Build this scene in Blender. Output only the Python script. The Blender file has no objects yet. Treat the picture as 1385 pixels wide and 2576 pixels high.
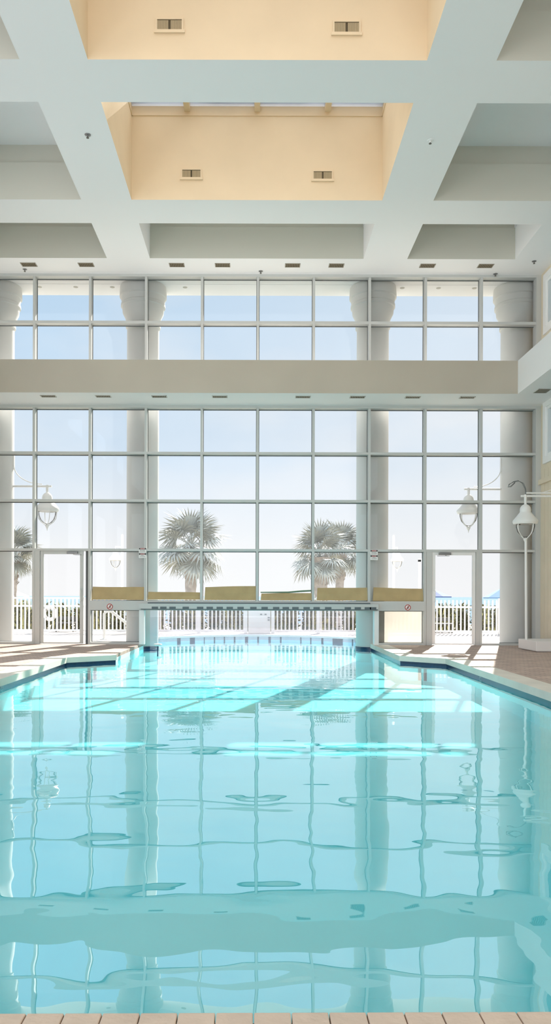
import bpy, math, random
from mathutils import Vector, Matrix
random.seed(7)
PI = math.pi
C = bpy.context.scene.collection
sc = bpy.context.scene
F, H, CX, CY = 1955.0, 1.06, 642.0, 1500.0
D = 17.0                                    # distance to the glass wall
def X(px, d=D): return (px - CX) * d / F
def Z(py, d=D): return H - (py - CY) * d / F

# ------------------------------------------------------------------ materials
def mat(name, col, rough=0.6, bump=0.0, bscale=20.0, var=0.0, vscale=3.0, metallic=0.0, spec=0.5):
    m = bpy.data.materials.new(name); m.use_nodes = True
    nt = m.node_tree; b = nt.nodes['Principled BSDF']
    b.inputs['Base Color'].default_value = (*col, 1); b.inputs['Roughness'].default_value = rough
    b.inputs['Metallic'].default_value = metallic; b.inputs['Specular IOR Level'].default_value = spec
    tc = nt.nodes.new('ShaderNodeTexCoord')
    if var > 0:
        n = nt.nodes.new('ShaderNodeTexNoise'); n.inputs['Scale'].default_value = vscale; n.inputs['Detail'].default_value = 5
        r = nt.nodes.new('ShaderNodeValToRGB')
        r.color_ramp.elements[0].position = .3; r.color_ramp.elements[1].position = .7
        r.color_ramp.elements[0].color = (*[c * (1 - var) for c in col], 1)
        r.color_ramp.elements[1].color = (*[min(1, c * (1 + var)) for c in col], 1)
        nt.links.new(tc.outputs['Object'], n.inputs['Vector']); nt.links.new(n.outputs['Fac'], r.inputs['Fac'])
        nt.links.new(r.outputs['Color'], b.inputs['Base Color'])
    if bump > 0:
        n = nt.nodes.new('ShaderNodeTexNoise'); n.inputs['Scale'].default_value = bscale; n.inputs['Detail'].default_value = 4
        bp = nt.nodes.new('ShaderNodeBump'); bp.inputs['Strength'].default_value = bump; bp.inputs['Distance'].default_value = 0.01
        nt.links.new(tc.outputs['Object'], n.inputs['Vector']); nt.links.new(n.outputs['Fac'], bp.inputs['Height'])
        nt.links.new(bp.outputs['Normal'], b.inputs['Normal'])
    return m

def mat_glass(name, tint, haze, hazecol=(.9, .92, .94), fres=1.45, rough=0.0):
    m = bpy.data.materials.new(name); m.use_nodes = True
    nt = m.node_tree; nt.nodes.clear()
    out = nt.nodes.new('ShaderNodeOutputMaterial')
    tr = nt.nodes.new('ShaderNodeBsdfTransparent'); tr.inputs['Color'].default_value = (*tint, 1)
    gl = nt.nodes.new('ShaderNodeBsdfGlossy'); gl.inputs['Roughness'].default_value = rough
    df = nt.nodes.new('ShaderNodeBsdfTranslucent'); df.inputs['Color'].default_value = (*hazecol, 1)
    m1 = nt.nodes.new('ShaderNodeMixShader'); m2 = nt.nodes.new('ShaderNodeMixShader')
    tc = nt.nodes.new('ShaderNodeTexCoord'); n = nt.nodes.new('ShaderNodeTexNoise'); n.inputs['Scale'].default_value = .8
    mr = nt.nodes.new('ShaderNodeMapRange'); mr.inputs['From Min'].default_value = .3; mr.inputs['From Max'].default_value = .7
    mr.inputs['To Min'].default_value = haze * .6; mr.inputs['To Max'].default_value = haze * 1.3
    nt.links.new(tc.outputs['Object'], n.inputs['Vector']); nt.links.new(n.outputs['Fac'], mr.inputs['Value'])
    nt.links.new(mr.outputs['Result'], m1.inputs['Fac'])
    nt.links.new(tr.outputs[0], m1.inputs[1]); nt.links.new(df.outputs[0], m1.inputs[2])
    fr = nt.nodes.new('ShaderNodeFresnel'); fr.inputs['IOR'].default_value = fres
    nt.links.new(fr.outputs[0], m2.inputs['Fac']); nt.links.new(m1.outputs[0], m2.inputs[1]); nt.links.new(gl.outputs[0], m2.inputs[2])
    nt.links.new(m2.outputs[0], out.inputs['Surface'])
    return m

def mat_brick(name, c1, c2, mortar, bw, bh, ms=.02, rot=0.0):
    m = bpy.data.materials.new(name); m.use_nodes = True
    nt = m.node_tree; b = nt.nodes['Principled BSDF']; b.inputs['Roughness'].default_value = .75
    tc = nt.nodes.new('ShaderNodeTexCoord'); mp = nt.nodes.new('ShaderNodeMapping'); mp.inputs['Rotation'].default_value = (0, 0, rot)
    br = nt.nodes.new('ShaderNodeTexBrick'); br.inputs['Color1'].default_value = (*c1, 1); br.inputs['Color2'].default_value = (*c2, 1)
    br.inputs['Mortar'].default_value = (*mortar, 1); br.inputs['Scale'].default_value = 1.0
    br.inputs['Brick Width'].default_value = bw; br.inputs['Row Height'].default_value = bh; br.inputs['Mortar Size'].default_value = ms * bh
    n = nt.nodes.new('ShaderNodeTexNoise'); n.inputs['Scale'].default_value = 4; n.inputs['Detail'].default_value = 4
    mx = nt.nodes.new('ShaderNodeMix'); mx.data_type = 'RGBA'; mx.blend_type = 'OVERLAY'; mx.inputs['Factor'].default_value = .35
    nt.links.new(tc.outputs['Object'], mp.inputs['Vector']); nt.links.new(mp.outputs[0], br.inputs['Vector'])
    nt.links.new(tc.outputs['Object'], n.inputs['Vector'])
    nt.links.new(br.outputs['Color'], mx.inputs[6]); nt.links.new(n.outputs['Fac'], mx.inputs[7])
    nt.links.new(mx.outputs[2], b.inputs['Base Color'])
    bp = nt.nodes.new('ShaderNodeBump'); bp.inputs['Strength'].default_value = .5; bp.inputs['Distance'].default_value = .004; bp.invert = True
    nt.links.new(br.outputs['Fac'], bp.inputs['Height']); nt.links.new(bp.outputs['Normal'], b.inputs['Normal'])
    return m

M = {}
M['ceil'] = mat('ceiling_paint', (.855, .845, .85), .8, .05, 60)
M['coffer'] = mat('coffer_face_shade', (.61, .595, .52), .8, .05, 60)  # shade of the camera-facing coffer sides put into a darker colour
M['well'] = mat('cream_well_paint', (.77, .625, .435), .8, .05, 60, .03, 1.5)
M['bulk'] = mat('bulkhead_front_shade', (.485, .435, .36), .8, .05, 60, .03, 1.2)  # tan tone carries the shade on the bulkhead's front face
M['frame'] = mat('window_frame_paint', (.55, .56, .545), .45)
M['white'] = mat('white_paint', (.84, .84, .83), .5)
M['wall'] = mat('wall_siding', (.74, .65, .50), .7, .05, 40, .04, 2)
M['wallwhite'] = mat('plain_wall_paint', (.80, .79, .76), .8)
M['gasket'] = mat('dark_gasket', (.10, .11, .11), .6)
M['glass'] = mat_glass('window_glass', (.98, .985, .985), .007, fres=1.24)
M['doorglass'] = mat_glass('door_glass', (.99, .99, .99), .002, fres=1.15)
M['skyglass'] = mat_glass('skylight_acrylic', (.80, .80, .79), .54, (.96, .95, .93), fres=1.2)
M['frost'] = mat_glass('frosted_glass', (.9, .9, .88), .72, (.68, .655, .60))
M['vinyl'] = mat_glass('clear_vinyl', (.95, .94, .98), .028, (.86, .85, .93))
M['sideglass'] = mat('teal_side_glass', (.10, .22, .26), .05, spec=.8)
M['tan'] = mat('tan_canvas', (.50, .375, .19), .8, .15, 80, .08, 4)
M['green'] = mat('green_hem', (.15, .24, .17), .7)
M['dark'] = mat('dark_metal', (.08, .075, .06), .5)
M['grey'] = mat('grey_metal', (.22, .22, .22), .4, metallic=.6)
M['ventback'] = mat('vent_shadow_box', (.10, .075, .04), .8)
M['ventslat'] = mat('cream_vent_metal', (.47, .37, .22), .5)
M['ventdark'] = mat('brown_vent_metal', (.27, .235, .18), .5)
M['ventgrey'] = mat('grey_vent_metal', (.42, .40, .36), .5)
M['plaster'] = mat('pool_plaster', (.70, .93, .94), .7, .05, 10, .03, 1.5)
M['navy'] = mat('navy_tile', (.006, .022, .07), .25, var=.2, vscale=25)
M['paletile'] = mat('pale_lavender_tile', (.60, .63, .72), .2, var=.06, vscale=12)
M['coping'] = mat('coping_stone', (.76, .71, .62), .7, .15, 30, .06, 3)
M['paver'] = mat_brick('paver_brick', (.60, .445, .365), (.48, .36, .30), (.30, .235, .20), .20, .10, .07)
M['cbrick'] = mat('coping_brick', (.62, .48, .36), .75, .25, 45, .08, 9)
M['mortar'] = mat('brick_mortar', (.30, .24, .19), .9, .3, 60)
M['terrace'] = mat('terrace_concrete', (.43, .395, .37), .8, .1, 10, .04, 1)
M['sand'] = mat('dune_sand', (.60, .53, .40), .9, .3, 3, .12, .6)
M['sea'] = mat('sea_water', (.20, .27, .33), 1.0, var=.08, vscale=.05, spec=0.0)
M['column'] = mat('column_stucco', (.66, .655, .63), .7, .1, 50)
M['lantern'] = mat('white_lantern_enamel', (.82, .81, .79), .4)
M['globe'] = mat_glass('lantern_globe', (.97, .97, .97), .03, fres=1.12)
M['cable'] = mat('grey_cable', (.12, .13, .13), .5)
M['trunk'] = mat('palm_trunk', (.30, .265, .24), .9, .6, 20, .25, 6)
M['frond'] = mat('palm_frond', (.27, .28, .25), .6, var=.2, vscale=3)
M['shrub'] = mat('dune_shrub_leaf', (.13, .13, .055), .7, var=.4, vscale=5)
M['oat'] = mat('sea_oat_blade', (.46, .42, .16), .7, var=.3, vscale=5)
M['fence'] = mat('fence_white_vinyl', (.84, .82, .80), .5)
M['umb'] = mat('blue_canvas', (.13, .24, .38), .8, var=.05, vscale=3)
M['umb2'] = mat('pale_blue_canvas', (.42, .55, .66), .8, var=.05, vscale=3)
M['umb3'] = mat('navy_canvas', (.06, .10, .22), .8, var=.05, vscale=3)
M['plinth'] = mat('plinth_white', (.80, .76, .73), .6)
M['red'] = mat('sign_red', (.42, .04, .03), .5)
M['black'] = mat('sign_black', (.02, .02, .02), .5)
M['signwhite'] = mat('sign_white', (.82, .80, .78), .5)

# water: fresnel mirror over a tinted clear body, rippled by two noises
def make_water():
    m = bpy.data.materials.new('pool_water'); m.use_nodes = True
    nt = m.node_tree; nt.nodes.clear()
    out = nt.nodes.new('ShaderNodeOutputMaterial')
    tr = nt.nodes.new('ShaderNodeBsdfTransparent'); tr.inputs['Color'].default_value = (.31, .67, .70, 1)
    gl = nt.nodes.new('ShaderNodeBsdfGlossy'); gl.inputs['Roughness'].default_value = 0.0
    gl.inputs['Color'].default_value = (1, 1, 1, 1)
    fr = nt.nodes.new('ShaderNodeFresnel'); fr.inputs['IOR'].default_value = 1.33
    mx = nt.nodes.new('ShaderNodeAddShader')
    tc = nt.nodes.new('ShaderNodeTexCoord')
    def noise(scale, sx, sy, detail):
        mp = nt.nodes.new('ShaderNodeMapping'); mp.inputs['Scale'].default_value = (sx, sy, 1)
        n = nt.nodes.new('ShaderNodeTexNoise'); n.inputs['Scale'].default_value = scale; n.inputs['Detail'].default_value = detail
        n.inputs['Roughness'].default_value = .4
        nt.links.new(tc.outputs['Object'], mp.inputs['Vector']); nt.links.new(mp.outputs[0], n.inputs['Vector'])
        return n
    n1 = noise(1.0, .45, .9, 1.0); n2 = noise(3.3, .8, 1.1, 1.0)
    a = nt.nodes.new('ShaderNodeMath'); a.operation = 'MULTIPLY'; a.inputs[1].default_value = .0062
    b = nt.nodes.new('ShaderNodeMath'); b.operation = 'MULTIPLY_ADD'; b.inputs[1].default_value = .0027
    nt.links.new(n1.outputs['Fac'], a.inputs[0]); nt.links.new(n2.outputs['Fac'], b.inputs[0]); nt.links.new(a.outputs[0], b.inputs[2])
    bp = nt.nodes.new('ShaderNodeBump'); bp.inputs['Strength'].default_value = 1.0; bp.inputs['Distance'].default_value = 1.0
    nt.links.new(b.outputs[0], bp.inputs['Height'])
    nt.links.new(bp.outputs['Normal'], gl.inputs['Normal']); nt.links.new(bp.outputs['Normal'], fr.inputs['Normal'])
    ma = nt.nodes.new('ShaderNodeMath'); ma.operation = 'MULTIPLY_ADD'; ma.inputs[1].default_value = .60; ma.inputs[2].default_value = .33; nt.links.new(fr.outputs[0], ma.inputs[0])
    nt.links.new(ma.outputs[0], gl.inputs['Color']); nt.links.new(tr.outputs[0], mx.inputs[0]); nt.links.new(gl.outputs[0], mx.inputs[1])
    nt.links.new(mx.outputs[0], out.inputs['Surface'])
    return m
M['water'] = make_water()

# ------------------------------------------------------------------ mesh helpers
WO = {}
def worg(o): return Vector(WO.get(o.name, o.matrix_world.translation))
class MB:
    def __init__(s): s.v = []; s.f = []; s.mi = []; s.smooth = False; s.cur = 0
    def face(s, pts):
        i = len(s.v); s.v += [tuple(p) for p in pts]; s.f.append(tuple(range(i, i + len(pts)))); s.mi.append(s.cur); return s
    def faces(s, vs, fs):
        i = len(s.v); s.v += [tuple(p) for p in vs]
        for f in fs: s.f.append(tuple(i + k for k in f)); s.mi.append(s.cur)
        return s
    def box(s, x0, x1, y0, y1, z0, z1):
        x0, x1 = min(x0, x1), max(x0, x1); y0, y1 = min(y0, y1), max(y0, y1); z0, z1 = min(z0, z1), max(z0, z1)
        vs = [(x0,y0,z0),(x1,y0,z0),(x1,y1,z0),(x0,y1,z0),(x0,y0,z1),(x1,y0,z1),(x1,y1,z1),(x0,y1,z1)]
        return s.faces(vs, [(3,2,1,0),(4,5,6,7),(0,1,5,4),(1,2,6,5),(2,3,7,6),(3,0,4,7)])
    def prism(s, poly, z0, z1):            # poly: (x, y) anticlockwise
        n = len(poly); vs = [(p[0], p[1], z0) for p in poly] + [(p[0], p[1], z1) for p in poly]
        fs = [tuple(reversed(range(n))), tuple(range(n, 2 * n))] + [(i, (i+1) % n, n + (i+1) % n, n + i) for i in range(n)]
        return s.faces(vs, fs)
    def tube(s, pts, r, n=8, caps=True):
        pts = [Vector(p) for p in pts]; rs = r if isinstance(r, (list, tuple)) else [r] * len(pts)
        vs = []; prev = None
        for i, p in enumerate(pts):
            t = (pts[min(i+1, len(pts)-1)] - pts[max(i-1, 0)]).normalized()
            if prev is None:
                u = t.cross(Vector((0,0,1)));
                if u.length < 1e-4: u = t.cross(Vector((0,1,0)))
            else: u = prev - t * prev.dot(t)
            u.normalize(); prev = u; w = t.cross(u)
            for k in range(n):
                a = 2 * PI * k / n; vs.append(p + (u * math.cos(a) + w * math.sin(a)) * rs[i])
        fs = []
        for i in range(len(pts) - 1):
            for k in range(n): fs.append((i*n+k, i*n+(k+1) % n, (i+1)*n+(k+1) % n, (i+1)*n+k))
        if caps: fs.append(tuple(reversed(range(n)))); fs.append(tuple((len(pts)-1)*n + k for k in range(n)))
        return s.faces(vs, fs)
    def lathe(s, prof, c=(0,0,0), n=24):   # prof: (r, z) bottom to top
        vs = []; fs = []
        for r, z in prof:
            for k in range(n):
                a = 2 * PI * k / n; vs.append((c[0] + r*math.cos(a), c[1] + r*math.sin(a), c[2] + z))
        for i in range(len(prof) - 1):
            for k in range(n): fs.append((i*n+k, i*n+(k+1) % n, (i+1)*n+(k+1) % n, (i+1)*n+k))
        fs.append(tuple(reversed(range(n)))); fs.append(tuple((len(prof)-1)*n + k for k in range(n)))
        return s.faces(vs, fs)
    def build(s, name, m, parent=None, origin=None, smooth=None, bevel=0.0):
        o = origin if origin is not None else ((worg(parent) if parent else (0,0,0)))
        o = Vector(o)
        me = bpy.data.meshes.new(name)
        me.from_pydata([tuple(Vector(p) - o) for p in s.v], [], s.f); me.update()
        for mm in (m if isinstance(m, list) else [m]): me.materials.append(mm)
        for p, k in zip(me.polygons, s.mi): p.material_index = k
        if smooth is None: smooth = s.smooth
        if smooth:
            for p in me.polygons: p.use_smooth = True
        ob = bpy.data.objects.new(name, me); C.objects.link(ob)
        if smooth:
            md = ob.modifiers.new('es', 'EDGE_SPLIT'); md.split_angle = math.radians(38)
        if bevel:
            md = ob.modifiers.new('bv', 'BEVEL'); md.width = bevel; md.segments = 2; md.limit_method = 'ANGLE'
        if parent:
            ob.parent = parent; ob.location = o - worg(parent) if origin is not None else (0,0,0)
        else: ob.location = o
        WO[ob.name] = o
        return ob

def tag(o, label=None, cat=None, group=None, kind=None):
    if label: o['label'] = label
    if cat: o['category'] = cat
    if group: o['group'] = group
    if kind: o['kind'] = kind
    return o
def thing(name, loc, label, cat, group=None, kind=None):
    o = bpy.data.objects.new(name, None); o.empty_display_size = .1; C.objects.link(o); o.location = loc
    o.matrix_world = Matrix.Translation(loc)
    return tag(o, label, cat, group, kind)
def struct(o): o['kind'] = 'structure'; return o
def dup(root, loc, label, rotz=0.0, scale=1.0):
    r = root.copy(); C.objects.link(r); r.matrix_world = Matrix.Translation(loc); r.location = loc; r.rotation_euler = (0, 0, rotz); r.scale = (scale,)*3
    r['label'] = label
    for ch in list(root.children):
        c = ch.copy(); C.objects.link(c); c.parent = r
        for g in list(ch.children):
            d = g.copy(); C.objects.link(d); d.parent = c
    return r
def lettering(txt, size, loc, m, parent, rot=(PI/2, 0, 0), label=None):
    cu = bpy.data.curves.new('lettering', 'FONT'); cu.body = txt; cu.size = size; cu.align_x = 'CENTER'; cu.align_y = 'CENTER'; cu.extrude = .0004
    cu.materials.append(m)
    tmp = bpy.data.objects.new('lettering', cu); C.objects.link(tmp); bpy.context.view_layer.update()
    me = bpy.data.meshes.new_from_object(tmp.evaluated_get(bpy.context.evaluated_depsgraph_get())); bpy.data.objects.remove(tmp)
    o = bpy.data.objects.new('lettering', me); C.objects.link(o); o.rotation_euler = rot
    if parent: o.parent = parent; o.location = Vector(loc) - worg(parent)
    else: o.location = loc
    return o
ORD = ['first','second','third','fourth','fifth','sixth','seventh','eighth','ninth','tenth']

# ------------------------------------------------------------------ pool outline
WZ = -.13
XL, XR = -3.24, 3.28                       # main pool sides
NL, NR = -2.50, 2.60                       # neck that runs out under the glass wall
CHN, CHF = 13.30, 13.88
NEAR = 1.97
FARS, FARC = 20.05, 21.30
arc = []
for k in range(0, 13):
    t = -1 + k / 6.0
    arc.append((.05 - 2.55 * t, FARS + (FARC - FARS) * (1 - t * t)))     # right to left
POOL = [(XL, NEAR), (XR, NEAR), (XR, CHN), (NR, CHF), (NR, FARS)] + arc[1:-1] + [(NL, FARS), (NL, CHF), (XL, CHN)]
PB = -.42
b = MB(); b.face([(x, y, PB) for x, y in POOL])
n = len(POOL)
for i in range(n):
    p, q = POOL[i], POOL[(i+1) % n]
    b.face([(q[0], q[1], PB), (p[0], p[1], PB), (p[0], p[1], -.05), (q[0], q[1], -.05)])
struct(b.build('pool_basin', M['plaster']))
b = MB(); b.face([(x, y, WZ) for x, y in POOL]); struct(b.build('water', M['water']))

def offset(poly, d):                       # inwards positive for an anticlockwise polygon
    out = []; n = len(poly)
    for i in range(n):
        p0, p1, p2 = Vector(poly[i-1]), Vector(poly[i]), Vector(poly[(i+1) % n])
        a = (p1 - p0).normalized(); c = (p2 - p1).normalized()
        na, nc = Vector((-a.y, a.x)), Vector((-c.y, c.x))
        k = (na + nc); k = k / max(.2, (1 + na.dot(nc)))
        out.append(p1 + k * d)
    return out
def strip(name, poly_in, poly_out, z0, z1, m, idx):
    b = MB()
    for i in idx:
        j = (i + 1) % len(poly_in)
        a0, a1, o0, o1 = poly_in[i], poly_in[j], poly_out[i], poly_out[j]
        vs = [(a0.x,a0.y,z0),(a1.x,a1.y,z0),(o1.x,o1.y,z0),(o0.x,o0.y,z0),(a0.x,a0.y,z1),(a1.x,a1.y,z1),(o1.x,o1.y,z1),(o0.x,o0.y,z1)]
        b.faces(vs, [(0,1,2,3),(7,6,5,4),(1,0,4,5),(2,1,5,6),(3,2,6,7),(0,3,7,4)])
    return struct(b.build(name, m))
allidx = [i for i in range(n) if i != 0]
strip('trim_1', offset(POOL, .012), offset(POOL, -.03), -.20, -.088, M['navy'], [i for i in allidx if POOL[i][1] < 19 and POOL[(i+1) % n][1] < 20.1])
far_i = [i for i in range(n) if POOL[i][1] > 20 and POOL[(i+1) % n][1] > 20]
strip('trim_2', offset(POOL, .012), offset(POOL, -.03), -.30, -.045, M['paletile'], far_i)
strip('trim_3', offset(POOL, .03), offset(POOL, -.30), -.088, .006, M['coping'], [i for i in allidx if POOL[i][1] < 19 and POOL[(i+1) % n][1] < 20.1])
strip('trim_4', offset(POOL, .03), offset(POOL, -.30), -.046, .006, M['fence'], far_i)
# dark inlay tiles in the far pool wall
def arcy(x): t = (.05 - x) / 2.55; return FARS + (FARC - FARS) * (1 - t * t)
b = MB()
for a, c in [(446,454),(478,490),(513,515),(538,541),(563,566),(588,592),(616,624),(647,651),(675,681),(704,708),(755,758),(780,783),(808,813),(837,861),(885,888)]:
    d = 21.2
    for _ in range(3): d = arcy(X((a + c) / 2, d)) - .02
    x0, x1 = X(a, d), X(c, d)
    y0, y1 = arcy(x0) - .02, arcy(x1) - .02
    b.faces([(x0,y0-.003,-.28),(x1,y1-.003,-.28),(x1,y1-.003,-.045),(x0,y0-.003,-.045),(x0,y0+.02,-.28),(x1,y1+.02,-.28),(x1,y1+.02,-.045),(x0,y0+.02,-.045)],
            [(0,1,2,3),(5,4,7,6),(1,5,6,2),(4,0,3,7),(3,2,6,7),(4,5,1,0)])
struct(b.build('trim_5', M['navy']))
# two navy stripes down each stepped pool wall
b = MB()
for sx, (p, q) in ((1, ((XR, CHN), (NR, CHF))), (-1, ((XL, CHN), (NL, CHF)))):
    p, q = Vector(p), Vector(q); t = (q - p).normalized(); nn = Vector((-t.y, t.x)) if sx > 0 else Vector((t.y, -t.x))
    for s in (.46, .58):
        c = p + (q - p) * s
        a0, a1 = c - t * .03 + nn * .006, c + t * .03 + nn * .006
        b.faces([(a0.x,a0.y,PB+.01),(a1.x,a1.y,PB+.01),(a1.x,a1.y,-.19),(a0.x,a0.y,-.19)], [(0,1,2,3)])
struct(b.build('trim_6', M['navy']))
# depth marks on the navy waterline tile
for sx, x, y, rz in ((1, XR - .014, 11.28, -PI/2), (-1, XL + .014, 9.9, PI/2)):
    t = thing('depth_marker', (x, y, -.11), 'white depth mark on the navy tile of the %s pool side' % ('right' if sx > 0 else 'left'), 'pool marking')
    lettering('3 FT', .055, (x, y, -.108), M['signwhite'], t, rot=(PI/2, 0, rz))

# floors
YW = D + .10
L = [(-6.6, NEAR - .02), (XL - .02, NEAR - .02), (XL - .02, CHN), (NL - .02, CHF + .01), (NL - .02, YW), (-6.6, YW)]
R_ = [(XR + .02, NEAR - .02), (6.6, NEAR - .02), (6.6, YW), (NR + .02, YW), (NR + .02, CHF + .01), (XR + .02, CHN)]
N_ = [(-6.6, -5.2), (6.6, -5.2), (6.6, NEAR - .23), (-6.6, NEAR - .23)]
N2 = [(-6.6, NEAR - .23), (XL - .02, NEAR - .23), (XL - .02, NEAR - .02), (-6.6, NEAR - .02)]
N3 = [(XR + .02, NEAR - .23), (6.6, NEAR - .23), (6.6, NEAR - .02), (XR + .02, NEAR - .02)]
b = MB()
for p in (L, R_, N_, N2, N3): b.prism(p, -.08, 0)
struct(b.build('floor', M['paver']))
b = MB()
b.prism([(-16, YW), (NL - .02, YW), (NL - .02, FARS), (NL - .02, 20.6), (-16, 20.6)], -.08, -.001)
b.prism([(NR + .02, YW), (16, YW), (16, 20.6), (NR + .02, 20.6), (NR + .02, FARS)], -.08, -.001)
pl = [(NL - .02, 20.6), (NL - .02, FARS + .01)] + [(p.x, p.y) for p in [Vector(a) + Vector((0, .02)) for a in reversed(arc[1:-1])]] + [(NR + .02, FARS + .01), (NR + .02, 20.6)]
b.prism([(-16, 20.6)] + pl + [(16, 20.6), (16, 23.4), (-16, 23.4)], -.08, -.001)
struct(b.build('terrace_floor', M['terrace']))
# near coping bricks (one soldier course)
root = thing('floor_edge', (0, 1.87, 0), None, None); root['kind'] = 'structure'; root.name = 'trim_7'
b = MB(); bw = .0942
s = .012
for k in range(-40, 41):
    xc = k * .0957 + .046
    x0, x1 = xc - .0463, xc + .0463
    y1a, y1b = NEAR + .013 + s * x0, NEAR + .013 + s * x1
    lean = 0.0
    b.faces([(x0,NEAR-.21,-.06),(x1,NEAR-.21,-.06),(x1,y1b,-.06),(x0,y1a,-.06),(x0,NEAR-.21,.002),(x1,NEAR-.21,.002),(x1,y1b-.008,.002),(x0,y1a-.008,.002),(x1,y1b,-.008),(x0,y1a,-.008)],
            [(3,2,1,0),(4,5,6,7),(0,1,5,4),(7,6,8,9),(9,8,2,3),(1,2,8,6,5),(3,0,4,7,9)])
b.build('edge_brick_course', M['cbrick'], root, bevel=.003)
b = MB(); b.box(-3.9, 3.9, NEAR - .215, NEAR - .06, -.065, -.003); b.box(-3.9, 3.9, NEAR - .1, NEAR - .03, -.065, -.006)
b.build('mortar_bed', M['mortar'], root)

# ------------------------------------------------------------------ ceiling with coffers
CZ = 8.10
xs = [-6.3, -5.39, -3.115, -2.22, 2.23, 3.14, 5.39, 6.3]
rows = [(-.9, 1.4), (2.3, 3.1), (4.0, 6.6), (7.47, 10.2), (11.08, 13.81), (14.68, 16.2)]
ys = [-5.2]
for a, c in rows: ys += [a, c]
ys.append(D + .25)
b = MB(); top, wtop = 9.10, 9.60
sky_rows = [2, 3, 4]
for i in range(len(xs) - 1):
    for j in range(len(ys) - 1):
        x0, x1, y0, y1 = xs[i], xs[i+1], ys[j], ys[j+1]
        if i % 2 == 1 and j % 2 == 1:
            well = (i == 3 and (j // 2) in sky_rows)
            if well:
                b.cur = 2
                for pts in ([(x0,y0),(x1,y0)], [(x1,y0),(x1,y1)], [(x1,y1),(x0,y1)], [(x0,y1),(x0,y0)]):
                    (ax, ay), (bx, by) = pts
                    b.face([(ax,ay,CZ),(bx,by,CZ),(bx,by,wtop),(ax,ay,wtop)])
                    b.face([(ax,ay,wtop),(bx,by,wtop),(bx,by,wtop+.3),(ax,ay,wtop+.3)]); b.box(min(ax,bx)-.014, max(ax,bx)+.014, min(ay,by)-.014, max(ay,by)+.014, wtop-.008, wtop+.008)
                b.cur = 0
            else:
                e = .05
                for k, pts in enumerate(([(x0,y0),(x1,y0)], [(x1,y0),(x1,y1)], [(x1,y1),(x0,y1)], [(x0,y1),(x0,y0)])):
                    (ax, ay), (bx, by) = pts
                    nx, ny = [(0,-1),(1,0),(0,1),(-1,0)][k]
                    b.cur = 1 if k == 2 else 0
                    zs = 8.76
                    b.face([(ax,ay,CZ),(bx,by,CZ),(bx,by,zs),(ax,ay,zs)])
                    b.face([(ax,ay,zs),(bx,by,zs),(bx+nx*e,by+ny*e,zs+.02),(ax+nx*e,ay+ny*e,zs+.02)])
                    ex = e
                    b.face([(ax+nx*e - (e if False else 0),ay+ny*e,zs+.02),(bx+nx*e,by+ny*e,zs+.02),(bx+nx*e,by+ny*e,top),(ax+nx*e,ay+ny*e,top)])
                    b.cur = 0
                b.face([(x0-.06,y0-.06,top),(x0-.06,y1+.06,top),(x1+.06,y1+.06,top),(x1+.06,y0-.06,top)])
                # close the small corners of the step
                for cx, cy, sx, sy in ((x0,y0,-1,-1),(x1,y0,1,-1),(x1,y1,1,1),(x0,y1,-1,1)):
                    b.face([(cx,cy+sy*e,8.78),(cx+sx*e,cy+sy*e,8.78),(cx+sx*e,cy+sy*e,top),(cx,cy+sy*e,top)])
                    b.face([(cx+sx*e,cy,8.78),(cx+sx*e,cy+sy*e,8.78),(cx+sx*e,cy+sy*e,top),(cx+sx*e,cy,top)])
                    b.face([(cx,cy,8.76),(cx+sx*e,cy,8.78),(cx+sx*e,cy+sy*e,8.78),(cx,cy+sy*e,8.78)])
        else:
            b.face([(x0,y0,CZ),(x0,y1,CZ),(x1,y1,CZ),(x1,y0,CZ)])
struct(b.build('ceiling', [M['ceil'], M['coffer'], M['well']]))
# roof slab edge outside over the columns
b = MB(); b.box(-9, 9, D + .2, 18.15, CZ + .002, 8.9); b.box(-9, 9, 17.55, 18.2, CZ - .002, CZ + .3)
struct(b.build('roof_soffit', M['ceil']))
# skylights
for q, j in enumerate(sky_rows):
    y0, y1 = rows[j]
    w = thing('window_%d' % (5 + q), (0, y0, wtop), None, None, kind='structure')
    nb = 4
    px_ = [X(p, 13.81) for p in (313, 467, 643, 820, 971)]; px_[0], px_[4] = -2.22, 2.23
    for k in (1, 2, 3):
        m_ = MB(); m_.box(px_[k] - .05, px_[k] + .05, y0, y1, wtop + .07, wtop + .22); m_.build('glazing_bar', M['well'], w)
    for k in range(4):
        m_ = MB(); m_.box(px_[k], px_[k+1], y0, y1, wtop + .165, wtop + .175); m_.build('pane', M['skyglass'], w)

# ------------------------------------------------------------------ walls
b = MB(); yy = [-5.2, -4.4, -1.0, .2, 3.6, 4.8, 8.2, 9.4, 12.6, D + .2]  # unseen wall, its openings added to let fill light into the room
for k in range(9):
    if k % 2 == 0: b.box(-6.6, -6.3, yy[k], yy[k+1], -.1, 8.15)
    else:
        for z0, z1 in ((-.1, 1.0), (4.4, 6.1), (7.9, 8.15)): b.box(-6.6, -6.3, yy[k], yy[k+1], z0, z1)
struct(b.build('wall_left', M['wallwhite']))
WX = 6.22
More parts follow.
